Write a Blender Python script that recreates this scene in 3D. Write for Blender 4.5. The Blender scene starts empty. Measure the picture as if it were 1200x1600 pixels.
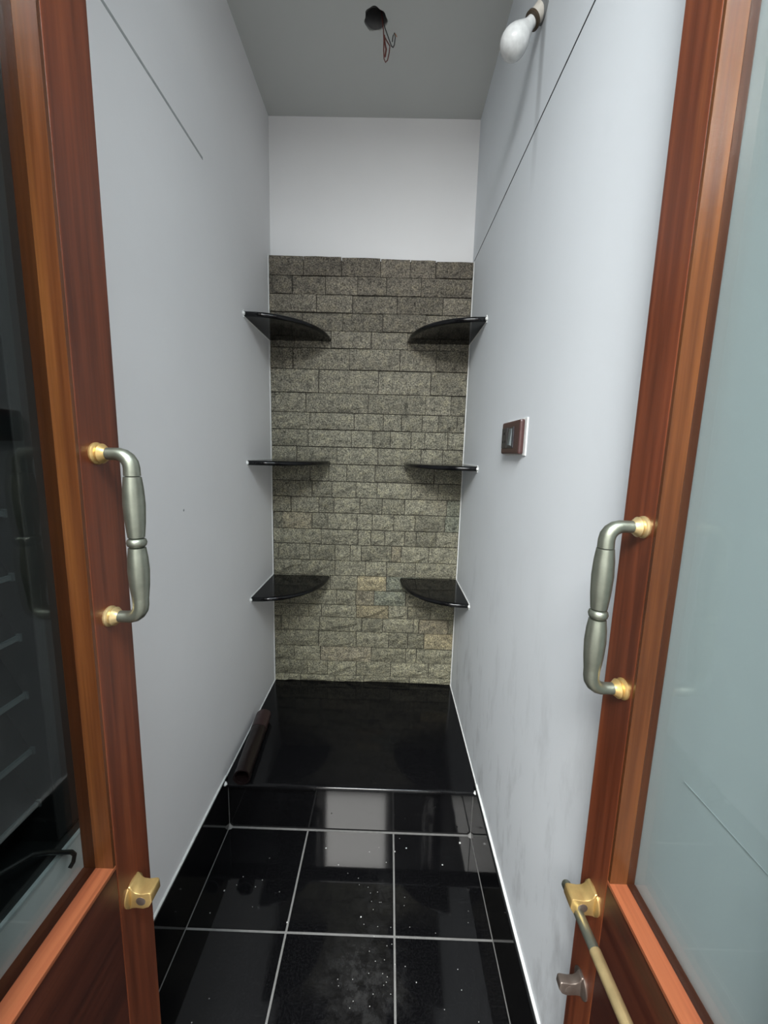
import bpy, bmesh, math, random
from mathutils import Vector, Matrix

random.seed(7)
S = bpy.context.scene
COL = S.collection

# ------------------------------------------------------------------ camera
cam_d = bpy.data.cameras.new('camera')
cam_d.sensor_fit = 'VERTICAL'
cam_d.sensor_height = 24.0
cam_d.lens = 611.31 / 1600.0 * 24.0
cam_d.clip_start = 0.005
cam = bpy.data.objects.new('camera', cam_d)
COL.objects.link(cam)
Rv = Vector((0.99954374, 0.01442564, 0.02653696))
Uv = Vector((-0.0283914, 0.14891483, 0.98844236))
Fv = Vector((-0.01030716, 0.9887448, -0.14925645))
m = Matrix.Identity(4)
for i in range(3):
    m[i][0], m[i][1], m[i][2] = Rv[i], Uv[i], -Fv[i]
m.translation = Vector((0.53599627, -1.81807752, 1.31657729))
cam.matrix_world = m
S.camera = cam

# ------------------------------------------------------------------ world, lamps, exposure
w = bpy.data.worlds.new('world'); S.world = w; w.use_nodes = True
w.node_tree.nodes['Background'].inputs[0].default_value = (0.55, 0.62, 0.75, 1)
w.node_tree.nodes['Background'].inputs[1].default_value = 0.05


def area(name, loc, size, size_y, energy, col, rot=(0, 0, 0)):
    d = bpy.data.lights.new(name, 'AREA'); d.shape = 'RECTANGLE'
    d.size, d.size_y, d.energy, d.color = size, size_y, energy, col
    o = bpy.data.objects.new(name, d); COL.objects.link(o)
    o.location = loc; o.rotation_euler = rot
    return o


# the hall's ceiling panel, plus two added fill lights, all behind the camera
area('hall_ceiling_lamp', (0.17, -3.03, 2.62), 0.86, 0.84, 152, (1.0, 0.99, 0.955))
area('doorway_fill_light', (0.62, -2.20, 2.62), 1.1, 0.4, 45, (0.82, 0.935, 1.0))  # added cool fill to brighten the side walls, no known lamp here
area('hall_back_fill', (0.2, -4.55, 1.6), 1.9, 1.5, 12, (1.0, 1.0, 0.96), (math.radians(90), 0, 0))  # added frontal fill for the niche, the hall wall has no window

S.view_settings.view_transform = 'Standard'
S.view_settings.look = 'None'
S.view_settings.exposure = 0.08
S.view_settings.gamma = 1.0
S.view_settings.use_curve_mapping = False

# ------------------------------------------------------------------ materials


def srgb(r, g, b):
    f = lambda c: (c / 255 / 12.92) if c <= 10 else ((c / 255 + 0.055) / 1.055) ** 2.4
    return (f(r), f(g), f(b), 1)


def newmat(name):
    mt = bpy.data.materials.new(name); mt.use_nodes = True
    nt = mt.node_tree
    return mt, nt, nt.nodes['Principled BSDF']


def nd(nt, typ, **kw):
    n = nt.nodes.new(typ)
    for k, v in kw.items():
        if k.startswith('i_'):
            n.inputs[k[2:].replace('_', ' ')].default_value = v
        else:
            setattr(n, k, v)
    return n


def ramp(nt, fac, stops):
    r = nt.nodes.new('ShaderNodeValToRGB')
    els = r.color_ramp.elements
    while len(els) < len(stops):
        els.new(0.5)
    for e, (p, c) in zip(els, stops):
        e.position = p; e.color = c
    nt.links.new(fac, r.inputs[0])
    return r


def mixcol(nt, fac, a, b, mode='MIX'):
    n = nt.nodes.new('ShaderNodeMix'); n.data_type = 'RGBA'; n.blend_type = mode
    for sock, v in ((0, fac), (6, a), (7, b)):
        if hasattr(v, 'links'):
            nt.links.new(v, n.inputs[sock])
        else:
            n.inputs[sock].default_value = v
    return n.outputs[2]


def coords(nt, scale=(1, 1, 1)):
    g = nt.nodes.new('ShaderNodeNewGeometry')
    mp = nt.nodes.new('ShaderNodeMapping'); mp.inputs['Scale'].default_value = scale
    nt.links.new(g.outputs['Position'], mp.inputs[0])
    return mp.outputs[0]


def noise(nt, vec, scale, detail=4, rough=0.55):
    n = nt.nodes.new('ShaderNodeTexNoise')
    n.inputs['Scale'].default_value = scale; n.inputs['Detail'].default_value = detail
    n.inputs['Roughness'].default_value = rough
    nt.links.new(vec, n.inputs['Vector'])
    return n.outputs[0]


def bump(nt, h, bs, strength, dist):
    b = nt.nodes.new('ShaderNodeBump')
    b.inputs['Strength'].default_value = strength; b.inputs['Distance'].default_value = dist
    nt.links.new(h, b.inputs['Height']); nt.links.new(b.outputs[0], bs.inputs['Normal'])


def plain(name, col, rough=0.5, metal=0.0, spec=0.5, bumpiness=0.0, bscale=60):
    mt, nt, bs = newmat(name)
    v = coords(nt)
    n = noise(nt, v, bscale)
    c2 = tuple(min(1, c * 1.12) for c in col[:3]) + (1,)
    c1 = tuple(c * 0.88 for c in col[:3]) + (1,)
    r = ramp(nt, n, [(0.3, c1), (0.7, c2)])
    nt.links.new(r.outputs[0], bs.inputs['Base Color'])
    bs.inputs['Roughness'].default_value = rough
    bs.inputs['Metallic'].default_value = metal
    bs.inputs['Specular IOR Level'].default_value = spec
    if bumpiness:
        bump(nt, n, bs, bumpiness, 0.002)
    return mt


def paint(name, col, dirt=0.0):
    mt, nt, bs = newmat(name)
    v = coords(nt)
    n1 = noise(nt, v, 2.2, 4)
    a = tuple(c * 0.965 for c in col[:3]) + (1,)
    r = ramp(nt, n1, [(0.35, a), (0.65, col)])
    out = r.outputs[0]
    if dirt:
        vs = coords(nt, (1, 1.6, 0.55))
        n2 = noise(nt, vs, 9, 6, 0.65)
        sep = nt.nodes.new('ShaderNodeSeparateXYZ')
        nt.links.new(coords(nt), sep.inputs[0])
        mr = nd(nt, 'ShaderNodeMapRange')
        for k, val in zip(('From Min', 'From Max', 'To Min', 'To Max'), (1.1, 0.35, 0.0, 1.0)):
            mr.inputs[k].default_value = val
        nt.links.new(sep.outputs[2], mr.inputs[0])
        r2 = ramp(nt, n2, [(0.52, (0, 0, 0, 1)), (0.74, (1, 1, 1, 1))])
        mu = nd(nt, 'ShaderNodeMath', operation='MULTIPLY')
        nt.links.new(r2.outputs[0], mu.inputs[0]); nt.links.new(mr.outputs[0], mu.inputs[1])
        m2 = nd(nt, 'ShaderNodeMath', operation='MULTIPLY'); m2.inputs[1].default_value = dirt
        nt.links.new(mu.outputs[0], m2.inputs[0])
        out = mixcol(nt, m2.outputs[0], out, srgb(120, 120, 122))
        # grey streak running down from the lamp plate
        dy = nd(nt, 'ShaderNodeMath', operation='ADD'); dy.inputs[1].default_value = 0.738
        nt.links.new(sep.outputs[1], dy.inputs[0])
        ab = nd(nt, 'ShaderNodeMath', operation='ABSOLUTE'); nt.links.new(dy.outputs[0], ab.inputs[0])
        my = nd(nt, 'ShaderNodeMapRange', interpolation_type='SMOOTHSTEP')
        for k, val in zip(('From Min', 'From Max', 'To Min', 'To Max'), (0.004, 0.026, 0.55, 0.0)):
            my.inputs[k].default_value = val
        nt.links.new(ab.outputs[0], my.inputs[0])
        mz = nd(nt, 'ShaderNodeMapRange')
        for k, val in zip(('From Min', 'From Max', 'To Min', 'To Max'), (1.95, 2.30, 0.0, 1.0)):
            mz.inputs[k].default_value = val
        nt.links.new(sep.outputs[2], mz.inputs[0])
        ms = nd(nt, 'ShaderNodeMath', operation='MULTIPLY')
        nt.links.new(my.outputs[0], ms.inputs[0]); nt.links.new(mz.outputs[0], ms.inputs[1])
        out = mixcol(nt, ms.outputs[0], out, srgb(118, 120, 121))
    nt.links.new(out, bs.inputs['Base Color'])
    bs.inputs['Roughness'].default_value = 0.62
    bs.inputs['Specular IOR Level'].default_value = 0.3
    bump(nt, noise(nt, coords(nt), 38, 3), bs, 0.10, 0.003)
    return mt


def granite(name, rough=0.06, dust=False, spec=0.5):
    mt, nt, bs = newmat(name)
    v = coords(nt)
    n = noise(nt, v, 220, 3)
    r = ramp(nt, n, [(0.45, (0.0035, 0.0035, 0.004, 1)), (0.75, (0.010, 0.010, 0.011, 1))])
    out = r.outputs[0]
    rr = noise(nt, v, 7, 5)
    rm = nd(nt, 'ShaderNodeMapRange')
    rm.inputs['To Min'].default_value = rough * 0.6; rm.inputs['To Max'].default_value = rough * 1.6
    nt.links.new(rr, rm.inputs[0])
    rough_out = rm.outputs[0]
    if dust:
        # scuffed patches of cement dust on the tiles
        fac = None
        for (x, y, rad, amt) in ((0.545, -0.83, 0.09, 0.05), (0.51, -1.02, 0.14, 0.10), (0.62, -1.2, 0.2, 0.02)):
            sub = nd(nt, 'ShaderNodeVectorMath', operation='DISTANCE')
            nt.links.new(v, sub.inputs[0]); sub.inputs[1].default_value = (x, y, 0)
            mr = nd(nt, 'ShaderNodeMapRange')
            for k, val in zip(('From Min', 'From Max', 'To Min', 'To Max'), (0.0, rad, amt, 0.0)):
                mr.inputs[k].default_value = val
            nt.links.new(sub.outputs['Value'], mr.inputs[0])
            if fac is None:
                fac = mr.outputs[0]
            else:
                ad = nd(nt, 'ShaderNodeMath', operation='ADD')
                nt.links.new(fac, ad.inputs[0]); nt.links.new(mr.outputs[0], ad.inputs[1]); fac = ad.outputs[0]
        n2 = ramp(nt, noise(nt, v, 26, 8, 0.72), [(0.44, (0, 0, 0, 1)), (0.72, (1, 1, 1, 1))])
        mu = nd(nt, 'ShaderNodeMath', operation='MULTIPLY')
        nt.links.new(fac, mu.inputs[0]); nt.links.new(n2.outputs[0], mu.inputs[1])
        out = mixcol(nt, mu.outputs[0], out, (0.42, 0.42, 0.42, 1))
    nt.links.new(out, bs.inputs['Base Color'])
    nt.links.new(rough_out, bs.inputs['Roughness'])
    bs.inputs['IOR'].default_value = 1.5
    bs.inputs['Specular IOR Level'].default_value = spec
    return mt


def wood(name, c_dark, c_mid, c_light, axis='z', rough=0.33):
    mt, nt, bs = newmat(name)
    sc = {'z': (26, 26, 1.1), 'y': (26, 1.1, 26)}[axis]
    v = coords(nt, sc)
    n1 = noise(nt, v, 1.0, 6, 0.6)
    sc2 = {'z': (150, 150, 4), 'y': (150, 4, 150)}[axis]
    n2 = noise(nt, coords(nt, sc2), 1.0, 3)
    r = ramp(nt, n1, [(0.30, c_dark), (0.52, c_mid), (0.74, c_light)])
    r2 = ramp(nt, n2, [(0.35, (0.72, 0.70, 0.68, 1)), (0.62, (1, 1, 1, 1))])
    c = mixcol(nt, 1.0, r.outputs[0], r2.outputs[0], 'MULTIPLY')
    nt.links.new(c, bs.inputs['Base Color'])
    bs.inputs['Roughness'].default_value = rough
    bump(nt, n2, bs, 0.12, 0.001)
    return mt


def stone_mat():
    mt, nt, bs = newmat('rough_granite_stone')
    oi = nt.nodes.new('ShaderNodeObjectInfo')
    v = coords(nt)
    n1 = noise(nt, v, 190, 6, 0.72)
    n2 = noise(nt, v, 34, 7, 0.68)
    r1 = ramp(nt, n1, [(0.36, (0.24, 0.235, 0.215, 1)), (0.5, (0.95, 0.95, 0.95, 1)), (0.63, (1.95, 1.92, 1.82, 1))])
    r2 = ramp(nt, n2, [(0.30, (0.5, 0.5, 0.5, 1)), (0.48, (1.0, 1.0, 1.0, 1)), (0.70, (1.3, 1.27, 1.15, 1))])
    c = mixcol(nt, 1.0, oi.outputs['Color'], r1.outputs[0], 'MULTIPLY')
    c = mixcol(nt, 1.0, c, r2.outputs[0], 'MULTIPLY')
    nt.links.new(c, bs.inputs['Base Color'])
    bs.inputs['Roughness'].default_value = 0.85
    bs.inputs['Specular IOR Level'].default_value = 0.25
    ad = nd(nt, 'ShaderNodeMath', operation='MULTIPLY_ADD'); ad.inputs[1].default_value = 0.35
    nt.links.new(n1, ad.inputs[0]); nt.links.new(n2, ad.inputs[2])
    bump(nt, ad.outputs[0], bs, 1.0, 0.018)
    return mt


def glass(name, tint, refl=1.0):
    mt = bpy.data.materials.new(name); mt.use_nodes = True
    nt = mt.node_tree
    nt.nodes.remove(nt.nodes['Principled BSDF'])
    tr = nd(nt, 'ShaderNodeBsdfTransparent'); tr.inputs[0].default_value = tint
    gl = nd(nt, 'ShaderNodeBsdfGlossy'); gl.inputs['Roughness'].default_value = 0.02
    gl.inputs['Color'].default_value = (refl, refl, refl, 1)
    lw = nd(nt, 'ShaderNodeLayerWeight'); lw.inputs['Blend'].default_value = 0.5
    pw = nd(nt, 'ShaderNodeMath', operation='POWER'); pw.inputs[1].default_value = 5.0
    nt.links.new(lw.outputs['Facing'], pw.inputs[0])
    fr = nd(nt, 'ShaderNodeMath', operation='MULTIPLY_ADD'); fr.inputs[1].default_value = 0.95; fr.inputs[2].default_value = 0.022
    nt.links.new(pw.outputs[0], fr.inputs[0])
    mx = nd(nt, 'ShaderNodeMixShader')
    nt.links.new(fr.outputs[0], mx.inputs[0]); nt.links.new(tr.outputs[0], mx.inputs[1]); nt.links.new(gl.outputs[0], mx.inputs[2])
    nt.links.new(mx.outputs[0], nt.nodes['Material Output'].inputs[0])
    return mt


M = dict(
    wall=paint('wall_paint', (0.775, 0.77, 0.775, 1)),
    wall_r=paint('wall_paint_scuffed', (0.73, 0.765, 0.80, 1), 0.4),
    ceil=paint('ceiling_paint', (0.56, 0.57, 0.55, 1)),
    hall=paint('hall_paint', (0.70, 0.70, 0.70, 1)),
    hall_floor=plain('hall_floor', (0.12, 0.11, 0.10, 1), 0.4),
    granite=granite('black_granite'),
    granite_slab=granite('black_granite_slab', 0.09, False, 0.30),
    granite_tile=granite('black_granite_tile', 0.05, True),
    grout=plain('grey_grout', srgb(122, 121, 119), 0.85, bumpiness=0.3),
    caulk=plain('white_caulk', srgb(225, 226, 224), 0.7),
    mortar=plain('dark_mortar', srgb(64, 60, 54), 0.95),
    stone=stone_mat(),
    wood=wood('dark_stained_wood', srgb(68, 31, 17), srgb(108, 54, 31), srgb(132, 74, 40)),
    wood_rail=wood('dark_stained_rail', srgb(46, 20, 13), srgb(66, 30, 19), srgb(84, 42, 26), 'y'),
    bead=wood('orange_varnished_bead', srgb(58, 30, 14), srgb(88, 50, 25), srgb(118, 74, 36), rough=0.25),
    bead_rail=wood('orange_varnished_rail_bead', srgb(118, 62, 38), srgb(140, 77, 48), srgb(154, 92, 58), 'y', 0.45),
    glass=glass('door_glass', (0.80, 0.845, 0.83, 1)),
    glass_grey=glass('misty_door_glass', (0.785, 0.825, 0.82, 1)),
    nickel=plain('brushed_nickel', srgb(134, 138, 126), 0.42, 0.9),
    brass=plain('worn_brass', srgb(204, 172, 112), 0.36, 0.8),
    pale_brass=plain('pale_brass', srgb(212, 188, 138), 0.34, 0.8),
    pewter=plain('dull_pewter', srgb(120, 108, 100), 0.4, 0.8),
    hole=plain('dark_hole', (0.004, 0.004, 0.004, 1), 0.9),
    conduit=plain('grey_conduit', srgb(95, 95, 95), 0.8),
    bulb=plain('opal_bulb', srgb(216, 217, 216), 0.25),
    holder=plain('bulb_holder', srgb(196, 190, 180), 0.4),
    ring=plain('brown_ring', srgb(62, 50, 36), 0.35),
    grime=plain('grime', srgb(120, 122, 122), 0.8),
    wire_red=plain('red_wire', srgb(104, 58, 52), 0.5),
    wire_grey=plain('dark_wire', srgb(52, 52, 54), 0.5),
    copper=plain('bare_copper', srgb(180, 120, 80), 0.3, 0.9),
    plate=plain('maroon_plate', srgb(70, 44, 42), 0.3),
    plate_dark=plain('dark_module', srgb(44, 42, 46), 0.28),
    rocker=plain('grey_rocker', srgb(84, 92, 94), 0.25),
    roll=plain('maroon_roll', srgb(24, 15, 15), 0.35, bumpiness=0.6, bscale=30),
    roll_end=plain('maroon_roll_end', srgb(52, 36, 36), 0.35, bumpiness=0.6, bscale=30),
    frame_black=plain('black_window_frame', srgb(24, 25, 26), 0.4),
    blade=plain('dark_louvre', srgb(10, 11, 12), 0.35, 0.0, 0.2),
    blade_edge=plain('louvre_edge', srgb(74, 80, 82), 0.5),
    cement=plain('cement_sill', srgb(190, 194, 196), 0.7),
    joint_dark=plain('dark_joint', srgb(64, 68, 72), 0.8),
    joint_grey=plain('grey_joint', srgb(158, 161, 160), 0.8),
    crumb=plain('white_crumbs', srgb(200, 200, 198), 0.8),
    lamp=plain('lamp_frame', srgb(220, 220, 220), 0.5),
)

# ------------------------------------------------------------------ mesh helpers
ORG = {}


class MB:
    def __init__(s):
        s.v, s.f = [], []

    def add(s, vs, fs):
        o = len(s.v)
        s.v += [tuple(v) for v in vs]
        s.f += [tuple(i + o for i in f) for f in fs]
        return s

    def box(s, x0, x1, y0, y1, z0, z1):
        return s.add([(x0, y0, z0), (x1, y0, z0), (x1, y1, z0), (x0, y1, z0), (x0, y0, z1), (x1, y0, z1), (x1, y1, z1), (x0, y1, z1)],
                     [(0, 3, 2, 1), (4, 5, 6, 7), (0, 1, 5, 4), (1, 2, 6, 5), (2, 3, 7, 6), (3, 0, 4, 7)])

    def prism(s, pts, p0, ax, ay, az, depth):
        """polygon pts in (ax, ay) swept along az by depth"""
        p0, ax, ay, az = Vector(p0), Vector(ax), Vector(ay), Vector(az)
        n = len(pts)
        a = [p0 + ax * u + ay * v for u, v in pts]
        b = [q + az * depth for q in a]
        return s.add(a + b, [tuple(range(n))[::-1], tuple(range(n, 2 * n))] + [(i, (i + 1) % n, n + (i + 1) % n, n + i) for i in range(n)])

    def tube(s, path, radii, seg=12, cap=True, squash=None):
        path = [Vector(p) for p in path]
        if not hasattr(radii, '__len__'):
            radii = [radii] * len(path)
        rings, up = [], None
        for i, p in enumerate(path):
            t = (path[min(i + 1, len(path) - 1)] - path[max(i - 1, 0)]).normalized()
            if up is None:
                up = Vector((0, 1, 0)) if abs(t.y) < 0.9 else Vector((1, 0, 0))
            up = (up - t * up.dot(t)).normalized()
            sd = t.cross(up)
            k = squash or 1.0
            rings.append([p + (up * math.cos(2 * math.pi * j / seg) + sd * math.sin(2 * math.pi * j / seg) * k) * radii[i] for j in range(seg)])
        vs = [v for r in rings for v in r]
        fs = [(i * seg + j, i * seg + (j + 1) % seg, (i + 1) * seg + (j + 1) % seg, (i + 1) * seg + j) for i in range(len(rings) - 1) for j in range(seg)]
        if cap:
            fs += [tuple(range(seg))[::-1], tuple((len(rings) - 1) * seg + j for j in range(seg))]
        return s.add(vs, fs)

    def lathe(s, p0, d, prof, seg=20):
        p0, d = Vector(p0), Vector(d).normalized()
        return s.tube_prof(p0, d, prof, seg)

    def tube_prof(s, p0, d, prof, seg):
        up = Vector((0, 1, 0)) if abs(d.y) < 0.9 else Vector((1, 0, 0))
        up = (up - d * up.dot(d)).normalized(); sd = d.cross(up)
        vs = [p0 + d * t + (up * math.cos(2 * math.pi * j / seg) + sd * math.sin(2 * math.pi * j / seg)) * max(r, 1e-5) for t, r in prof for j in range(seg)]
        n = len(prof)
        fs = [(i * seg + j, i * seg + (j + 1) % seg, (i + 1) * seg + (j + 1) % seg, (i + 1) * seg + j) for i in range(n - 1) for j in range(seg)]
        fs += [tuple(range(seg))[::-1], tuple((n - 1) * seg + j for j in range(seg))]
        return s.add(vs, fs)

    def build(s, name, mat, parent=None, smooth=False, bevel=0, segs=2, origin=None):
        me = bpy.data.meshes.new(name)
        if parent is not None:
            base = Vector(ORG[parent.name])
        else:
            base = Vector((0, 0, 0))
        vs = [Vector(v) for v in s.v]
        lo = Vector([min(v[i] for v in vs) for i in range(3)]); hi = Vector([max(v[i] for v in vs) for i in range(3)])
        if origin is None:
            origin = Vector(((lo.x + hi.x) / 2, (lo.y + hi.y) / 2, lo.z))
        origin = Vector(origin)
        me.from_pydata([v - origin for v in vs], [], s.f)
        bm = bmesh.new(); bm.from_mesh(me)
        bmesh.ops.recalc_face_normals(bm, faces=bm.faces)
        if bevel:
            ed = [e for e in bm.edges if len(e.link_faces) == 2 and e.calc_face_angle(0) > 0.6]
            bmesh.ops.bevel(bm, geom=ed, offset=bevel, segments=segs, affect='EDGES', profile=0.5)
        bm.to_mesh(me); bm.free()
        if smooth:
            for p in me.polygons:
                p.use_smooth = True
            me.set_sharp_from_angle(angle=math.radians(42))
        me.materials.append(M[mat] if isinstance(mat, str) else mat)
        o = bpy.data.objects.new(name, me); COL.objects.link(o)
        if parent is not None:
            o.parent = parent
        o.location = origin - base
        ORG[o.name] = origin
        return o


def box(name, b, mat, parent=None, bevel=0.0):
    return MB().box(*b).build(name, mat, parent, bevel=bevel, smooth=bevel > 0)


def empty(name, loc):
    o = bpy.data.objects.new(name, None); COL.objects.link(o)
    o.empty_display_size = 0.05
    o.location = loc; ORG[o.name] = Vector(loc)
    return o


def tag(o, label, cat, group=None, kind=None):
    o['label'] = label; o['category'] = cat
    if group: o['group'] = group
    if kind: o['kind'] = kind
    return o


def struct(o, label, cat):
    return tag(o, label, cat, None, 'structure')


# ------------------------------------------------------------------ sizes
W = 0.868            # width of the niche
H = 2.668            # ceiling
SZ = 0.192           # platform height
YF = -1.80           # hall face of the front wall
RY = -0.626          # riser
LY = -0.651          # platform lip
L0, R0 = 0.009, 0.857   # faces of the skirting

# ------------------------------------------------------------------ room shell
# left wall, with the opening of the louvre window in it
WY0, WY1, WZ0, WZ1 = -1.66, -1.201, 0.628, 2.02
mb = MB()
mb.box(-0.14, 0, WY1, 0.10, -0.05, H)
mb.box(-0.14, 0, YF, WY0, -0.05, H)
mb.box(-0.14, 0, WY0, WY1, -0.05, WZ0)
mb.box(-0.14, 0, WY0, WY1, WZ1, H)
wl = struct(mb.build('wall_left', 'wall'), 'white painted left wall of the narrow niche', 'wall')
MB().box(-0.001, 0.0005, -1.20, -0.62, 2.0975, 2.1045).build('joint_line', 'joint_grey', wl)
MB().lathe((-0.0005, -0.81, 1.154), (1, 0, 0), [(0, 0.004), (0.0012, 0.003), (0.0015, 0.0005)], 8).build('paint_mark', 'joint_grey', wl)

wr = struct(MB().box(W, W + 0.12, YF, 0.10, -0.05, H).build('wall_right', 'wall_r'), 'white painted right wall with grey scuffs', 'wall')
MB().add([(W - 0.0012, -1.6, 2.0815), (W - 0.0012, -0.04, 2.1190), (W - 0.0012, -0.04, 2.1212), (W - 0.0012, -1.6, 2.0840),
          (W + 0.001, -1.6, 2.0815), (W + 0.001, -0.04, 2.1190), (W + 0.001, -0.04, 2.1212), (W + 0.001, -1.6, 2.0840)],
         [(0, 1, 2, 3), (7, 6, 5, 4), (0, 4, 5, 1), (1, 5, 6, 2), (2, 6, 7, 3), (3, 7, 4, 0)]).build('joint_line', 'joint_dark', wr)
MB().box(W - 0.0006, W + 0.001, -1.68, -1.435, 0.9692, 0.9708).build('joint_line', 'cement', wr)

wb = struct(MB().box(-0.14, W + 0.12, 0, 0.12, -0.05, H).build('wall_back', 'wall'), 'back wall, white above and faced with rough stone below', 'wall')
MB().box(0.0, W, -0.022, 0.0005, SZ, 2.118).build('mortar_bed', 'mortar', wb)

# ceiling with a round hole knocked through it
HC, HR = (0.452, -0.366), 0.036
mb = MB()
N = 40
x0, x1, y0, y1 = 0.0, W, YF, 0.0
outer, inner = [], []
for i in range(N):
    a = 2 * math.pi * i / N
    dx, dy = math.cos(a), math.sin(a)
    ts = []
    if dx > 1e-9: ts.append((x1 - HC[0]) / dx)
    if dx < -1e-9: ts.append((x0 - HC[0]) / dx)
    if dy > 1e-9: ts.append((y1 - HC[1]) / dy)
    if dy < -1e-9: ts.append((y0 - HC[1]) / dy)
    t = min(ts)
    outer.append((HC[0] + dx * t, HC[1] + dy * t, H))
    rr = HR * (1 + 0.07 * math.sin(3 * a + 1) + 0.05 * math.sin(7 * a))
    inner.append((HC[0] + dx * rr, HC[1] + dy * rr, H))
cs = []
for cx, cy in ((x1, y1), (x0, y1), (x0, y0), (x1, y0)):
    cs.append((math.atan2(cy - HC[1], cx - HC[0]) % (2 * math.pi), (cx, cy, H)))
vs = outer + inner
fs = [(i, (i + 1) % N, N + (i + 1) % N, N + i) for i in range(N)]
for ang, c in cs:
    i = int(ang / (2 * math.pi) * N) % N
    vs.append(c); fs.append((i, len(vs) - 1, (i + 1) % N))
top = [(v[0], v[1], H + 0.1) for v in inner]
nb = len(vs); vs += top
fs += [(N + i, N + (i + 1) % N, nb + (i + 1) % N, nb + i) for i in range(N)]
vs += [(x0 - 0.14, y0, H + 0.1), (x1 + 0.12, y0, H + 0.1), (x1 + 0.12, y1 + 0.12, H + 0.1), (x0 - 0.14, y1 + 0.12, H + 0.1)]
k = len(vs)
fs.append((k - 4, k - 3, k - 2, k - 1))
mb.add(vs, fs)
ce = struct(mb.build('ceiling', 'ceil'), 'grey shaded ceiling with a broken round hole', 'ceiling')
cb = MB()
pr = [(H + 0.0015, HR * 0.90), (H + 0.05, HR * 0.88), (H + 0.098, HR * 0.85)]
n = 24
vv = [(HC[0] + r * math.cos(2 * math.pi * j / n), HC[1] + r * math.sin(2 * math.pi * j / n), z) for z, r in pr for j in range(n)]
ff = [(i * n + j, i * n + (j + 1) % n, (i + 1) * n + (j + 1) % n, (i + 1) * n + j) for i in range(2) for j in range(n)]
ff.append(tuple(2 * n + j for j in range(n)))
cb.add(vv, ff).build('junction_pipe', 'conduit', ce, smooth=True)

# floor: grout bed and the separate black tiles laid on it
fl = struct(MB().box(0.0, W, YF, 0.0, -0.05, -0.0012).build('floor', 'grout'), 'floor of glossy black granite tiles with grey grout', 'floor')
G = 0.0028
xs = [L0, 0.2869, 0.5869, R0]
ys = [RY, -0.926, -1.2265, -1.527, YF]
for j in range(4):
    for i in range(3):
        xa, xb = xs[i] + (0.0015 if i == 0 else G), xs[i + 1] - (0.0015 if i == 2 else G)
        yb, ya = ys[j] - (0.006 if j == 0 else G), ys[j + 1] + G
        MB().box(xa, xb, ya, yb, -0.03, 0.0).build('tile', 'granite_tile', fl, bevel=0.0006, segs=1)

# skirting
bl = struct(MB().box(0.0, L0, YF + 0.12, RY, 0, 0.199).build('baseboard_left', 'granite', bevel=0.0012), 'black granite skirting along the left wall', 'skirting')
MB().box(0.0, 0.0055, YF + 0.12, RY, 0.199, 0.2025).build('caulk_line', 'caulk', bl)
MB().box(L0 - 0.0005, L0 + 0.0012, YF + 0.12, RY, 0.0, 0.0015).build('grout_line', 'grout', bl)
br = struct(MB().box(R0, W, -1.32, RY, 0, 0.199).build('baseboard_right', 'granite', bevel=0.0012), 'black granite skirting along the right wall', 'skirting')
MB().box(W - 0.006, W, -1.32, RY, 0.199, 0.2025).build('caulk_line', 'caulk', br)
MB().box(R0 - 0.0012, R0 + 0.0005, -1.32, RY, 0.0, 0.0015).build('grout_line', 'grout', br)

# front wall with the doorway (camera stands in it) and the hall behind
mb = MB()
mb.box(-1.4, 0.143, YF, -1.70, -0.05, H)
mb.box(W + 0.001, 2.4, YF, -1.70, -0.05, H)
mb.box(0.143, W + 0.001, YF, -1.70, 2.645, H)
struct(mb.build('wall_front', 'hall'), 'front wall with the doorway, behind the viewer', 'wall')
hx0, hx1, hy0 = -1.4, 2.4, -4.6
struct(MB().box(hx0 - 0.1, hx0, hy0, YF, -0.05, H).build('wall_hall_left', 'hall'), 'white hall wall left of the viewer', 'wall')
struct(MB().box(hx1, hx1 + 0.1, hy0, YF, -0.05, H).build('wall_hall_right', 'hall'), 'white hall wall right of the viewer', 'wall')
struct(MB().box(hx0 - 0.1, hx1 + 0.1, hy0 - 0.1, hy0, -0.05, H).build('wall_hall_back', 'hall'), 'white hall wall behind the viewer', 'wall')
struct(MB().box(hx0 - 0.1, hx1 + 0.1, hy0 - 0.1, YF, -0.05, 0.0).build('floor_hall', 'hall_floor'), 'dark hall floor behind the viewer', 'floor')
struct(MB().box(hx0 - 0.1, hx1 + 0.1, hy0 - 0.1, YF, H, H + 0.1).build('ceiling_hall', 'hall'), 'white hall ceiling behind the viewer', 'ceiling')

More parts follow.
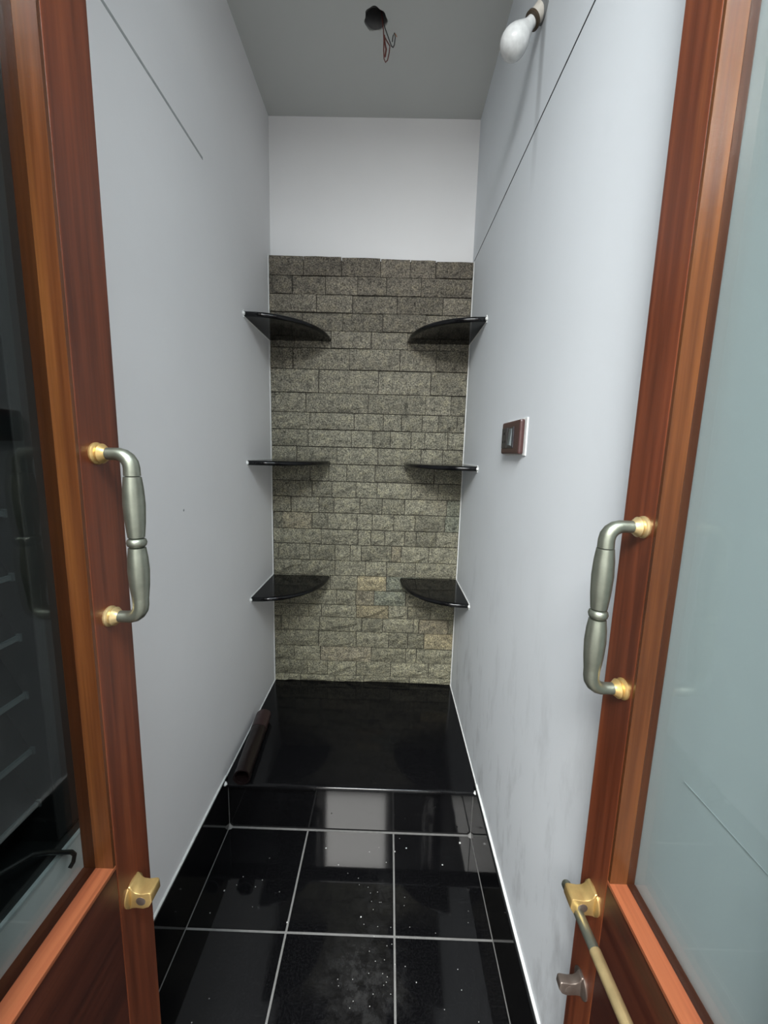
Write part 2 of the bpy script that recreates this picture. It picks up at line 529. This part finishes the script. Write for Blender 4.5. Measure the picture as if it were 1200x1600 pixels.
# ------------------------------------------------------------------ stone facing, one object per stone
rows = [2.127, 2.052, 1.978, 1.906, 1.832, 1.761, 1.672, 1.572, 1.487, 1.413, 1.337, 1.26, 1.182, 1.108, 1.035, 0.959, 0.886,
        0.809, 0.736, 0.664, 0.591, 0.528, 0.456, 0.377, 0.302, 0.226, SZ]
joints = [[.148, .310, .475, .601, .709], [.101, .242, .380, .503, .650], [.205, .359, .550, .746], [.143, .317, .490, .675],
          [.109, .268, .442, .600, .740], [.100, .349, .569, .728], [.214, .477, .708], [.157, .434, .690, .802],
          [.175, .373, .503, .585, .677, .750, .834], [.167, .361, .458, .537, .630, .692, .795], [.114, .297, .483, .678, .775],
          [.175, .261, .343, .472, .742], [.129, .184, .276, .386, .483, .640, .763], [.086, .215, .285, .405, .508, .612, .806],
          [.045, .183, .257, .393, .464, .564, .662, .801], [.136, .228, .399, .459, .524, .617, .671, .764],
          [.025, .172, .292, .364, .416, .557, .602, .732], [.133, .292, .437, .537, .672], [.101, .270, .399, .537, .693],
          [.100, .302, .394, .481, .632], [.169, .229, .397, .552, .644, .754], [.034, .220, .424, .526, .674, .701, .840],
          [.216, .398, .556, .649, .728], [.098, .225, .474, .642, .693], [.159, .258, .400, .570, .757], [.126, .296, .439, .665]]
tint = {(14, 1): 'o', (16, 6): 'o', (18, 3): 'y', (20, 3): 'y', (22, 5): 'y', (21, 6): 'o', (13, 7): 'g', (14, 8): 'g', (19, 4): 'g', (18, 4): 'g', (23, 2): 'o', (19, 3): 'o'}


def stone(x0, x1, z0, z1, col):
    g = 0.0011
    j = lambda s: random.uniform(-s, s)
    depth = 0.036 + j(0.0045)
    nx = 4 if (x1 - x0) > 0.09 else 3
    nz = 4
    vs = []
    for b in range(nz):
        for a in range(nx):
            u, v = a / (nx - 1), b / (nz - 1)
            edge = a in (0, nx - 1) or b in (0, nz - 1)
            x = x0 + g + (x1 - x0 - 2 * g) * u
            z = z0 + g + (z1 - z0 - 2 * g) * v
            if edge:
                x += j(0.0012) if 0 < u < 1 else abs(j(0.001)) * (1 if u == 0 else -1)
                z += abs(j(0.0013)) * (1 if v == 0 else (-1 if v == 1 else 0))
                y = -(depth - 0.004 - abs(j(0.004)))
            else:
                x += j(0.01); z += j(0.008)
                y = -(depth + 0.0015 + j(0.0055))
            vs.append((x, y, z))
    fs = [(b * nx + a, b * nx + a + 1, (b + 1) * nx + a + 1, (b + 1) * nx + a) for b in range(nz - 1) for a in range(nx - 1)]
    rim = list(range(nx)) + [nx - 1 + nx * b for b in range(1, nz)] + [nx * (nz - 1) + a for a in range(nx - 2, -1, -1)] + [nx * b for b in range(nz - 2, 0, -1)]
    k = len(vs)
    vs += [(vs[i][0], -0.0225, vs[i][2]) for i in rim]
    n = len(rim)
    fs += [(rim[(i + 1) % n], rim[i], k + i, k + (i + 1) % n) for i in range(n)]
    o = MB().add(vs, fs).build('stone', 'stone', wb)
    o.color = col
    return o


for r, js in enumerate(joints):
    e = [0.001] + js + [W - 0.001]
    for i in range(len(e) - 1):
        b = random.uniform(0.80, 1.16)
        base = [0.258, 0.248, 0.206 - 0.022 * r / 25.0]
        warm = max(0, (9 - r)) / 9.0          # upper courses are darker and browner
        base = [base[0] * (1 - 0.18 * warm), base[1] * (1 - 0.24 * warm), base[2] * (1 - 0.24 * warm)]
        t = tint.get((r, i))
        if t == 'y': base = [0.335, 0.295, 0.20]
        if t == 'o': base = [0.285, 0.26, 0.195]
        if t == 'g': base = [0.235, 0.246, 0.198]
        ztop = rows[r]
        if r == 0:
            ztop = 2.132 - 0.010 * (i / 5.0) + random.uniform(-0.003, 0.003)
        stone(e[i], e[i + 1], rows[r + 1], ztop, (base[0] * b, base[1] * b, base[2] * b, 1))
MB().box(0.0, 0.0025, -0.040, -0.030, SZ, 2.125).build('caulk_line', 'caulk', wb)
MB().box(W - 0.0025, W, -0.040, -0.030, SZ, 2.115).build('caulk_line', 'caulk', wb)

# ------------------------------------------------------------------ black stone platform
pf = tag(empty('stone_platform', (W / 2, LY, 0)), 'raised black polished granite platform below the stone facing', 'platform')
# slab with a rounded nose
prof = [(0.0, SZ - 0.020)]
for k in range(7):
    a = -math.pi / 2 + math.pi * k / 6
    prof.append((LY + 0.009 - 0.009 * math.cos(a), SZ - 0.009 + 0.009 * math.sin(a)))
prof.append((-0.001, SZ)); prof[0] = (-0.001, SZ - 0.018)
MB().prism(prof, (0.0006, 0, 0), (0, 1, 0), (0, 0, 1), (1, 0, 0), W - 0.0012).build('slab', 'granite_slab', pf, smooth=True)
MB().box(0.0006, W - 0.0006, RY, RY + 0.02, 0.0, SZ - 0.018).build('riser', 'granite', pf)
MB().box(L0, R0, RY - 0.0055, RY, 0.0, 0.0012).build('grout_line', 'grout', pf)
for xx in (L0, R0):
    MB().box(xx - 0.001, xx + 0.001, RY - 0.0012, RY + 0.001, 0.0, SZ - 0.02).build('grout_line', 'grout', pf)
for s, xx in ((1, 0.0), (-1, W)):
    MB().box(min(xx, xx + s * 0.0035), max(xx, xx + s * 0.0035), LY, -0.03, SZ, SZ + 0.0035).build('caulk_line', 'caulk', pf)
    MB().lathe((xx + s * 0.001, LY + 0.004, SZ - 0.002), (s, -0.3, 0.1), [(-0.003, 0.001), (0.0, 0.008), (0.006, 0.009), (0.012, 0.006), (0.017, 0.0008)], 10).build('plaster_lump', 'caulk', pf, smooth=True)
    MB().lathe((xx + s * 0.010, RY - 0.001, 0.0005), (0, 0, 1), [(0, 0.013), (0.004, 0.008), (0.012, 0.001)], 8).build('plaster_lump', 'grout', pf, smooth=True)

# ------------------------------------------------------------------ six corner shelves


def shelf(side, z, label):
    rx, yb, yf, th = 0.268, -0.034, -0.341, 0.018
    X = (lambda u: u) if side < 0 else (lambda u: W - u)
    root = tag(empty('corner_shelf', (X(rx / 2), -0.036, z - th)), label, 'shelf', 'corner shelves on the stone wall')
    N = 22
    # half-round nose all along the curved edge
    nose = [(0.0, -th), (0.006, -th * 0.93), (0.009, -th * 0.72), (0.010, -th * 0.5), (0.009, -th * 0.28), (0.006, -th * 0.07), (0.0, 0.0)]
    vs, fs = [], []
    ex = 2.15
    crv = []
    for i in range(N + 1):
        a = math.pi / 2 * i / N
        u = (rx - 0.010) * math.cos(a) ** (2 / ex)
        v = (yf + 0.010 - yb) * math.sin(a) ** (2 / ex)
        crv.append((u, v))
    for i, (u, v) in enumerate(crv):
        a0 = crv[max(i - 1, 0)]; a1 = crv[min(i + 1, N)]
        t = Vector((a1[0] - a0[0], a1[1] - a0[1])).normalized()
        nrm = Vector((-t.y, t.x))
        if nrm.x < -0.01 or nrm.y > 0.01: nrm = -nrm
        if i == 0: nrm = Vector((1, 0))
        if i == N: nrm = Vector((0, -1))
        for d, h in nose:
            vs.append((X(max(u + nrm.x * d, 0)), yb + v + nrm.y * d, z + h))
    K = len(nose)
    for i in range(N):
        for j in range(K - 1):
            fs.append((i * K + j, i * K + j + 1, (i + 1) * K + j + 1, (i + 1) * K + j))
    cb_, ct = len(vs), len(vs) + 1
    vs += [(X(0), yb, z - th), (X(0), yb, z)]
    for i in range(N):
        fs.append((cb_, i * K, (i + 1) * K)); fs.append((ct, i * K + K - 1, (i + 1) * K + K - 1))
    fs.append(tuple([cb_] + [j for j in range(K)] + [ct]))
    fs.append(tuple([cb_] + [N * K + j for j in range(K)] + [ct]))
    MB().add(vs, fs).build('slab', 'granite_slab', root, smooth=True)
    a, b = sorted((X(0), X(0.003)))
    for zz in ((z, z + 0.003), (z - th - 0.003, z - th)):
        MB().box(a, b, yf, yb, *zz).build('caulk_line', 'caulk', root)
    MB().lathe((X(0.0005), yf - 0.001, z - th / 2), (1 if side < 0 else -1, -0.4, 0), [(-0.002, 0.0008), (0, 0.008), (0.003, 0.007), (0.006, 0.003), (0.007, 0.0006)], 9).build('plaster_lump', 'caulk', root, smooth=True)


for z, nm in ((1.805, 'upper'), (1.275, 'middle'), (0.734, 'lower')):
    for s, sd in ((-1, 'left'), (1, 'right')):
        shelf(s, z, 'black granite corner shelf, %s one of three in the %s corner' % (nm, sd))

# ------------------------------------------------------------------ louvre window behind the left door
wn = struct(empty('window_1', (-0.05, (WY0 + WY1) / 2, WZ0)), 'dark louvre window seen through the left door glass', 'window')
MB().box(-0.138, -0.004, WY0 + 0.001, WY1 - 0.001, WZ0 + 0.001, WZ0 + 0.022).build('bottom_rail', 'frame_black', wn)
MB().box(-0.085, -0.006, WY1 - 0.053, WY1 - 0.001, WZ0 + 0.022, WZ1 - 0.001).build('frame_stile', 'frame_black', wn, bevel=0.002)
MB().box(-0.085, -0.020, WY0 + 0.001, WY0 + 0.04, WZ0 + 0.022, WZ1 - 0.001).build('frame_stile', 'frame_black', wn, bevel=0.002)
MB().box(-0.085, -0.020, WY0 + 0.04, WY1 - 0.045, WZ1 - 0.03, WZ1 - 0.001).build('top_rail', 'frame_black', wn, bevel=0.002)
MB().box(-0.138, -0.128, WY0 + 0.001, WY1 - 0.001, WZ0 + 0.022, WZ1 - 0.001).build('back_panel', 'hole', wn)  # black sheet standing in for the night outside the louvres
z = 0.726
while z < WZ1 - 0.1:
    b = MB().add([(-0.034, WY0 + 0.041, z), (-0.034, WY1 - 0.046, z), (-0.085, WY1 - 0.046, z + 0.098), (-0.085, WY0 + 0.041, z + 0.098),
                  (-0.039, WY0 + 0.041, z - 0.002), (-0.039, WY1 - 0.046, z - 0.002), (-0.090, WY1 - 0.046, z + 0.096), (-0.090, WY0 + 0.041, z + 0.096)],
                 [(0, 1, 2, 3), (7, 6, 5, 4), (0, 4, 5, 1), (1, 5, 6, 2), (2, 6, 7, 3), (3, 7, 4, 0)]).build('louvre_blade', 'blade', wn)
    MB().box(-0.036, -0.030, WY0 + 0.041, WY1 - 0.046 - random.uniform(0, 0.008), z - 0.004, z + 0.003).build('blade_edge', 'blade_edge', b)
    MB().box(-0.034, -0.027, WY1 - 0.056, WY1 - 0.046, z - 0.006, z + 0.006).build('blade_clip', 'blade_edge', b)
    z += 0.0975
MB().box(-0.004, 0.0025, WY0 + 0.001, WY1 - 0.001, WZ0 + 0.0005, WZ0 + 0.006).build('sill', 'cement', wn)
MB().tube([(-0.012, -1.345, 0.700), (0.004, -1.31, 0.692), (0.006, -1.286, 0.668), (0.008, -1.262, 0.640), (0.010, -1.250, 0.627), (0.012, -1.246, 0.617), (0.012, -1.250, 0.607), (0.011, -1.257, 0.603)],
          0.0035, 8).build('hook_stay', 'frame_black', wn, smooth=True)

# ------------------------------------------------------------------ the two door leaves


def door_leaf(name, side, xf, yfree, stile, zr, label, hz, rosette_top, TH):
    """side -1: left leaf (room face looks to +x), +1: right leaf (room face looks to -x)"""
    n = -side                      # direction of the room face
    xb = xf - n * TH
    X = lambda d: xf + n * d       # distance out of the face
    lo = lambda a, b: (min(a, b), max(a, b))
    yh = yfree - 0.352             # hinge edge
    z0, z1 = 0.008, 2.40
    root = struct(empty(name, ((xf + xb) / 2, (yfree + yh) / 2, z0)), label, 'door')
    y_in, y_hi = yfree - stile, yh + 0.075
    fx = lo(xf, xb)
    MB().box(*fx, y_in, yfree, z0, z1).build('stile', 'wood', root, bevel=0.0015)
    MB().box(*fx, yh, y_hi, z0, z1).build('stile', 'wood', root, bevel=0.0015)
    MB().box(*fx, y_hi, y_in, z1 - 0.11, z1).build('top_rail', 'wood_rail', root, bevel=0.002)
    MB().box(*fx, y_hi, y_in, zr - 0.16, zr - 0.004).build('lock_rail', 'wood_rail', root, bevel=0.001)
    MB().box(*fx, y_hi, y_in, z0, z0 + 0.16).build('bottom_rail', 'wood_rail', root, bevel=0.002)
    MB().box(*lo(X(-0.0004), X(-TH + 0.003)), y_hi, y_in, z0 + 0.16, zr - 0.16).build('panel', 'wood_rail', root)
    # rebate linings around the pane (ledges 24 mm deep)
    D = 0.024 if side < 0 else 0.022
    dx = lo(X(-0.0005), X(-D))
    MB().box(*dx, y_in - 0.004, y_in + 0.001, zr, z1 - 0.11).build('glazing_bead', 'bead', root)
    MB().box(*dx, y_hi - 0.001, y_hi + 0.004, zr, z1 - 0.11).build('glazing_bead', 'bead', root)
    b = MB().box(*lo(X(0.0), X(-D)), y_hi, y_in, zr - 0.006, zr).build('glazing_bead', 'bead_rail', root)
    b['label'] = 'orange varnished ledge below the glass'
    MB().box(*dx, y_hi, y_in, z1 - 0.115, z1 - 0.11).build('glazing_bead', 'bead_rail', root)
    MB().box(*lo(X(-D - 0.0004), X(-D - 0.0044)), y_hi - 0.002, y_in - 0.0005, zr + 0.0005, z1 - 0.111).build('glass_pane', 'glass' if side < 0 else 'glass_grey', root)
    # pull handle: sub-parts hang under one part
    zt, zb = hz
    yc = yfree - 0.041
    PJ = 0.041
    Lh = zt - zb
    g = MB()
    for zz, sgn in ((zt, -1), (zb, 1)):
        pts, rad = [], []
        for k in range(9):
            t = k / 8.0
            if t < 0.45:
                pts.append((X(0.010 + (PJ - 0.016 - 0.010) * t / 0.45), yc, zz)); rad.append(0.0072)
            else:
                a = (t - 0.45) / 0.55 * math.pi / 2
                pts.append((X(PJ - 0.016 + 0.016 * math.sin(a)), yc, zz + sgn * 0.016 * (1 - math.cos(a)))); rad.append(0.0074 + 0.0016 * math.sin(a))
        pts.append((X(PJ), yc, zz + sgn * 0.125 * Lh)); rad.append(0.0092)
        g.tube(pts, rad, 16)
    h = g.build('pull_handle', 'nickel', root, smooth=True)
    s = Lh
    zp = lambda f: zt - f * s
    for fa, fb in ((0.128, 0.496), (0.556, 0.88)):
        d = (fb - fa) * s
        MB().lathe((X(PJ), yc, zp(fa)), (0, 0, -1), [(0, 0.0072), (0.0006, 0.0096), (d * 0.2, 0.0112), (d * 0.45, 0.0120), (d * 0.75, 0.0110), (d - 0.0006, 0.0092), (d, 0.0072)], 24).build('grip', 'nickel', h, smooth=True)
    MB().lathe((X(PJ), yc, zp(0.499)), (0, 0, -1), [(0, 0.0080), (0.002, 0.0103), (0.0055, 0.0112), (0.009, 0.0103), (0.011, 0.0080)], 24).build('grip_ring', 'nickel', h, smooth=True)
    for zz, mt in ((zt, 'brass' if rosette_top else 'pale_brass'), (zb, 'pale_brass' if rosette_top else 'brass')):
        MB().lathe((X(-0.001), yc, zz), (n, 0, 0), [(0, 0.0128), (0.003, 0.0130), (0.0048, 0.0112), (0.0056, 0.0098), (0.0066, 0.0112), (0.0088, 0.0118), (0.0105, 0.0104), (0.0125, 0.0086), (0.0145, 0.0075)], 24).build('rosette', mt, h, smooth=True)
    return root, X, n


dl, XL, nl = door_leaf('door_1', -1, 0.191, -1.317, 0.066, 0.770, 'left wooden door leaf with clear glass and pull handle', (1.307, 1.1056), True, 0.044)
dr, XR, nr = door_leaf('door_2', 1, 0.831, -1.330, 0.058, 0.782, 'right wooden door leaf with greyish glass and long brass bolt', (1.240, 1.038), False, 0.0355)


def bolt_bracket(root, X, n, y, z, parent_name, mat, PJ=0.032, hz=0.013, depth=0.022, hole=True):
    """saddle shaped bolt guide standing off the face"""
    top = [(0.0, hz + 0.006), (0.004, hz + 0.005), (0.007, hz - 0.001), (0.011, hz - 0.004), (0.018, hz - 0.005), (PJ - 0.003, hz - 0.003), (PJ, hz - 0.004)]
    bot = [(PJ + 0.001, -hz * 0.3), (PJ - 0.004, -hz), (PJ - 0.012, -hz - 0.003), (0.010, -hz - 0.002), (0.004, -hz - 0.003), (0.0, -hz - 0.006)]
    o = MB().prism(top + bot, (X(0), y - depth / 2, z), (n, 0, 0), (0, 0, 1), (0, 1, 0), depth).build(parent_name, mat, root, bevel=0.0016, smooth=True)
    MB().lathe((X(-0.001), y, z), (n, 0, 0), [(0, hz + 0.006), (0.003, hz + 0.006), (0.0045, hz + 0.003), (0.0050, hz)], 24).build('flange', 'brass' if mat == 'brass' else mat, o, smooth=True)
    if hole:
        MB().lathe((X(PJ * 0.55), y - depth / 2 - 0.0006, z - 0.003), (0, 1, 0), [(0, 0.0058), (0.0003, 0.0066), (0.001, 0.0066)], 20).build('bolt_hole', 'pewter', o, smooth=True)
    return o


bolt_bracket(dl, XL, nl, -1.356, 0.696, 'bolt_keeper', 'brass')
b1 = bolt_bracket(dr, XR, nr, -1.363, 0.722, 'bolt_bracket', 'brass', 0.034)
b2 = bolt_bracket(dr, XR, nr, -1.362, 0.576, 'hasp_staple', 'pewter', 0.033, 0.011, 0.012)
rod = MB().tube([(0.808, -1.334, 0.7085), (0.808, -1.336, 0.7087), (0.808, -1.420, 0.7130)], [0.0052, 0.0066, 0.0066], 16).build('bolt_tip', 'nickel', dr, smooth=True)
MB().tube([(0.808, -1.416, 0.7128), (0.808, -1.640, 0.7248)], 0.0071, 16).build('bolt_rod', 'pale_brass', dr, smooth=True)
bolt_bracket(dr, XR, nr, -1.630, 0.730, 'bolt_bracket', 'brass', 0.034)

# ------------------------------------------------------------------ lamp on the right wall
P0 = Vector((W, -0.735, 2.358)); dB = Vector((-0.65, -0.02, -0.76)).normalized()
lb = tag(empty('bulb_lamp', P0), 'unlit white bulb in an angled holder high on right wall', 'lamp')
MB().lathe((W, P0.y, P0.z + 0.004), (-1, 0, 0), [(0, 0.034), (0.004, 0.033), (0.008, 0.026), (0.014, 0.020)], 24).build('wall_plate', 'grime', lb, smooth=True)
MB().lathe(P0 + dB * 0.002, dB, [(0, 0.019), (0.012, 0.0175), (0.030, 0.0165), (0.037, 0.0165)], 24).build('holder', 'holder', lb, smooth=True)
MB().lathe(P0 + dB * 0.036, dB, [(0, 0.018), (0.0015, 0.0195), (0.007, 0.0195), (0.0085, 0.0165)], 24).build('holder_ring', 'ring', lb, smooth=True)
MB().lathe(P0 + dB * 0.043, dB, [(0, 0.013), (0.0112, 0.0138), (0.0223, 0.0189), (0.0335, 0.0246), (0.0428, 0.0289), (0.0521, 0.0313), (0.0595, 0.0322), (0.067, 0.0315), (0.0744, 0.0289), (0.0809, 0.0243), (0.0856, 0.0178), (0.0888, 0.0097), (0.0897, 0.0011)], 32).build('bulb', 'bulb', lb, smooth=True)

# ------------------------------------------------------------------ switch plate
sp = tag(empty('switch_plate', (W, -0.755, 1.322)), 'maroon switch and socket plate halfway up the right wall', 'switch')
MB().box(W - 0.003, W + 0.0005, -0.849, -0.683, 1.319, 1.411).build('wall_box', 'caulk', sp, bevel=0.001)
MB().box(W - 0.016, W - 0.003, -0.838, -0.685, 1.322, 1.408).build('cover_plate', 'plate', sp, bevel=0.005)
k1 = MB().box(W - 0.0185, W - 0.015, -0.742, -0.695, 1.338, 1.392).build('socket', 'plate_dark', sp, bevel=0.0012)
for dy, dz in ((0, 0.012), (-0.010, -0.010), (0.010, -0.010)):
    MB().lathe((W - 0.0184, -0.7185 + dy, 1.365 + dz), (-1, 0, 0), [(0, 0.0042), (0.0004, 0.0040)], 12).build('pin_hole', 'hole', k1)
k2 = MB().box(W - 0.0185, W - 0.015, -0.795, -0.745, 1.338, 1.392).build('switch_module', 'plate_dark', sp, bevel=0.0012)
MB().add([(W - 0.0188, -0.786, 1.343), (W - 0.0188, -0.766, 1.343), (W - 0.0188, -0.766, 1.388), (W - 0.0188, -0.786, 1.388),
          (W - 0.0240, -0.785, 1.346), (W - 0.0240, -0.767, 1.346), (W - 0.0205, -0.767, 1.386), (W - 0.0205, -0.785, 1.386)],
         [(3, 2, 1, 0), (4, 5, 6, 7), (0, 1, 5, 4), (1, 2, 6, 5), (2, 3, 7, 6), (3, 0, 4, 7)]).build('rocker', 'rocker', k2)

# ------------------------------------------------------------------ wires hanging out of the ceiling hole
cw = tag(empty('loose_wires', (0.465, -0.36, H)), 'loose red and dark wires hanging from the ceiling hole', 'wire')
R_ = 0.0016
MB().tube([(0.468, -0.356, H + 0.05), (0.474, -0.358, H + 0.005), (0.478, -0.36, 2.645), (0.480, -0.36, 2.615), (0.480, -0.36, 2.590), (0.482, -0.361, 2.566),
           (0.487, -0.361, 2.556), (0.493, -0.361, 2.562), (0.498, -0.36, 2.584), (0.500, -0.36, 2.602), (0.492, -0.359, 2.613), (0.482, -0.359, 2.628)], R_ * 1.1, 8).build('red_wire', 'wire_red', cw, smooth=True)
MB().tube([(0.481, -0.3605, 2.630), (0.483, -0.361, 2.610), (0.488, -0.361, 2.592), (0.485, -0.361, 2.572)], R_ * 1.8, 8).build('red_wire', 'wire_red', cw, smooth=True)
MB().tube([(0.462, -0.352, H + 0.06), (0.482, -0.346, H - 0.004), (0.498, -0.350, 2.625), (0.505, -0.355, 2.606), (0.510, -0.358, 2.600), (0.514, -0.358, 2.608), (0.516, -0.358, 2.628), (0.513, -0.358, 2.640),
           (0.509, -0.358, 2.632), (0.507, -0.358, 2.616)], R_, 8).build('dark_wire', 'wire_grey', cw, smooth=True)
MB().tube([(0.513, -0.358, 2.640), (0.518, -0.357, 2.635), (0.521, -0.357, 2.630)], R_ * 0.7, 6).build('bare_end', 'copper', cw)

# ------------------------------------------------------------------ maroon roll lying on the platform
ra, rb_ = Vector((0.041, -0.335, SZ + 0.0285)), Vector((0.068, -0.654, SZ + 0.0300))
rl = tag(empty('rolled_sheet', (0.055, -0.49, SZ)), 'dark maroon rolled up sheet lying on the black platform', 'roll')


def roll_shell(t0, t1, r, name, mat, closed_end=False):
    d = (rb_ - ra); N, SEG = 10, 26
    ax = d.normalized(); sd = Vector((1, 0, 0)); sd = (sd - ax * sd.dot(ax)).normalized(); up = sd.cross(ax)
    if up.z < 0: up = -up
    vs, fs = [], []
    for layer, rad in ((0, r), (1, r - 0.0045)):
        for i in range(N + 1):
            t = t0 + (t1 - t0) * i / N
            c = ra + d * t
            for j in range(SEG):
                a = 2 * math.pi * j / SEG
                q = rad * (1 + 0.035 * math.sin(2 * a + 5 * t) + 0.02 * math.sin(5 * a - 9 * t) + 0.012 * math.sin(23 * t + 3 * a))
                vs.append(c + sd * math.cos(a) * q + up * math.sin(a) * q * 0.93)
    L = (N + 1) * SEG
    for i in range(N):
        for j in range(SEG):
            a, b, c_, d_ = i * SEG + j, i * SEG + (j + 1) % SEG, (i + 1) * SEG + (j + 1) % SEG, (i + 1) * SEG + j
            fs.append((a, b, c_, d_)); fs.append((L + d_, L + c_, L + b, L + a))
    for j in range(SEG):
        k = (j + 1) % SEG
        fs.append((j, L + j, L + k, k)); fs.append((N * SEG + j, N * SEG + k, L + N * SEG + k, L + N * SEG + j))
    if closed_end:
        fs.append(tuple(range(SEG)))
    return MB().add(vs, fs).build(name, mat, rl, smooth=True)


roll_shell(0.0, 0.98, 0.0285, 'outer_layer', 'roll', True)
roll_shell(0.0, 0.28, 0.0300, 'end_wrap', 'roll_end', True)
roll_shell(0.93, 1.0, 0.0300, 'end_fold', 'roll')

# ------------------------------------------------------------------ crumbs of plaster scattered over the tiles
mb = MB()
spots = [(random.uniform(0.05, 0.82), random.uniform(-1.5, -0.66), random.choice((0.0008, 0.001, 0.0013, 0.002))) for _ in range(60)]
spots += [(0.545 + random.gauss(0, 0.05), -0.98 + random.gauss(0, 0.12), 0.0009) for _ in range(40)]
spots += [(0.815, -0.655, 0.0035), (0.63, -0.68, 0.0022), (0.745, -0.73, 0.0022), (0.36, -0.69, 0.0022)]
for x, y, r in spots:
    x = min(max(x, 0.03), 0.84)
    mb.add([(x - r, y - r, 0), (x + r, y - r * 0.8, 0), (x + r * 0.7, y + r, 0), (x - r * 0.9, y + r * 0.8, 0), (x, y, r * 1.1)],
           [(3, 2, 1, 0), (0, 1, 4), (1, 2, 4), (2, 3, 4), (3, 0, 4)])
o = mb.build('plaster_crumbs', 'crumb')
tag(o, 'white plaster crumbs scattered over the black floor tiles', 'crumbs', None, 'stuff')

# housings of the hall's ceiling lamp and the added doorway fill, behind the camera
hl = tag(empty('hall_lamp', (0.17, -3.03, H)), 'wide ceiling light panel in the middle of the hall', 'lamp')
MB().box(-0.28, 0.62, -3.47, -2.59, 2.640, H).build('housing', 'lamp', hl)
hl = tag(empty('hall_lamp', (0.62, -2.20, H)), 'added fill light panel on the hall ceiling just outside the doorway', 'lamp')
MB().box(0.05, 1.19, -2.42, -1.98, 2.640, H).build('housing', 'lamp', hl)
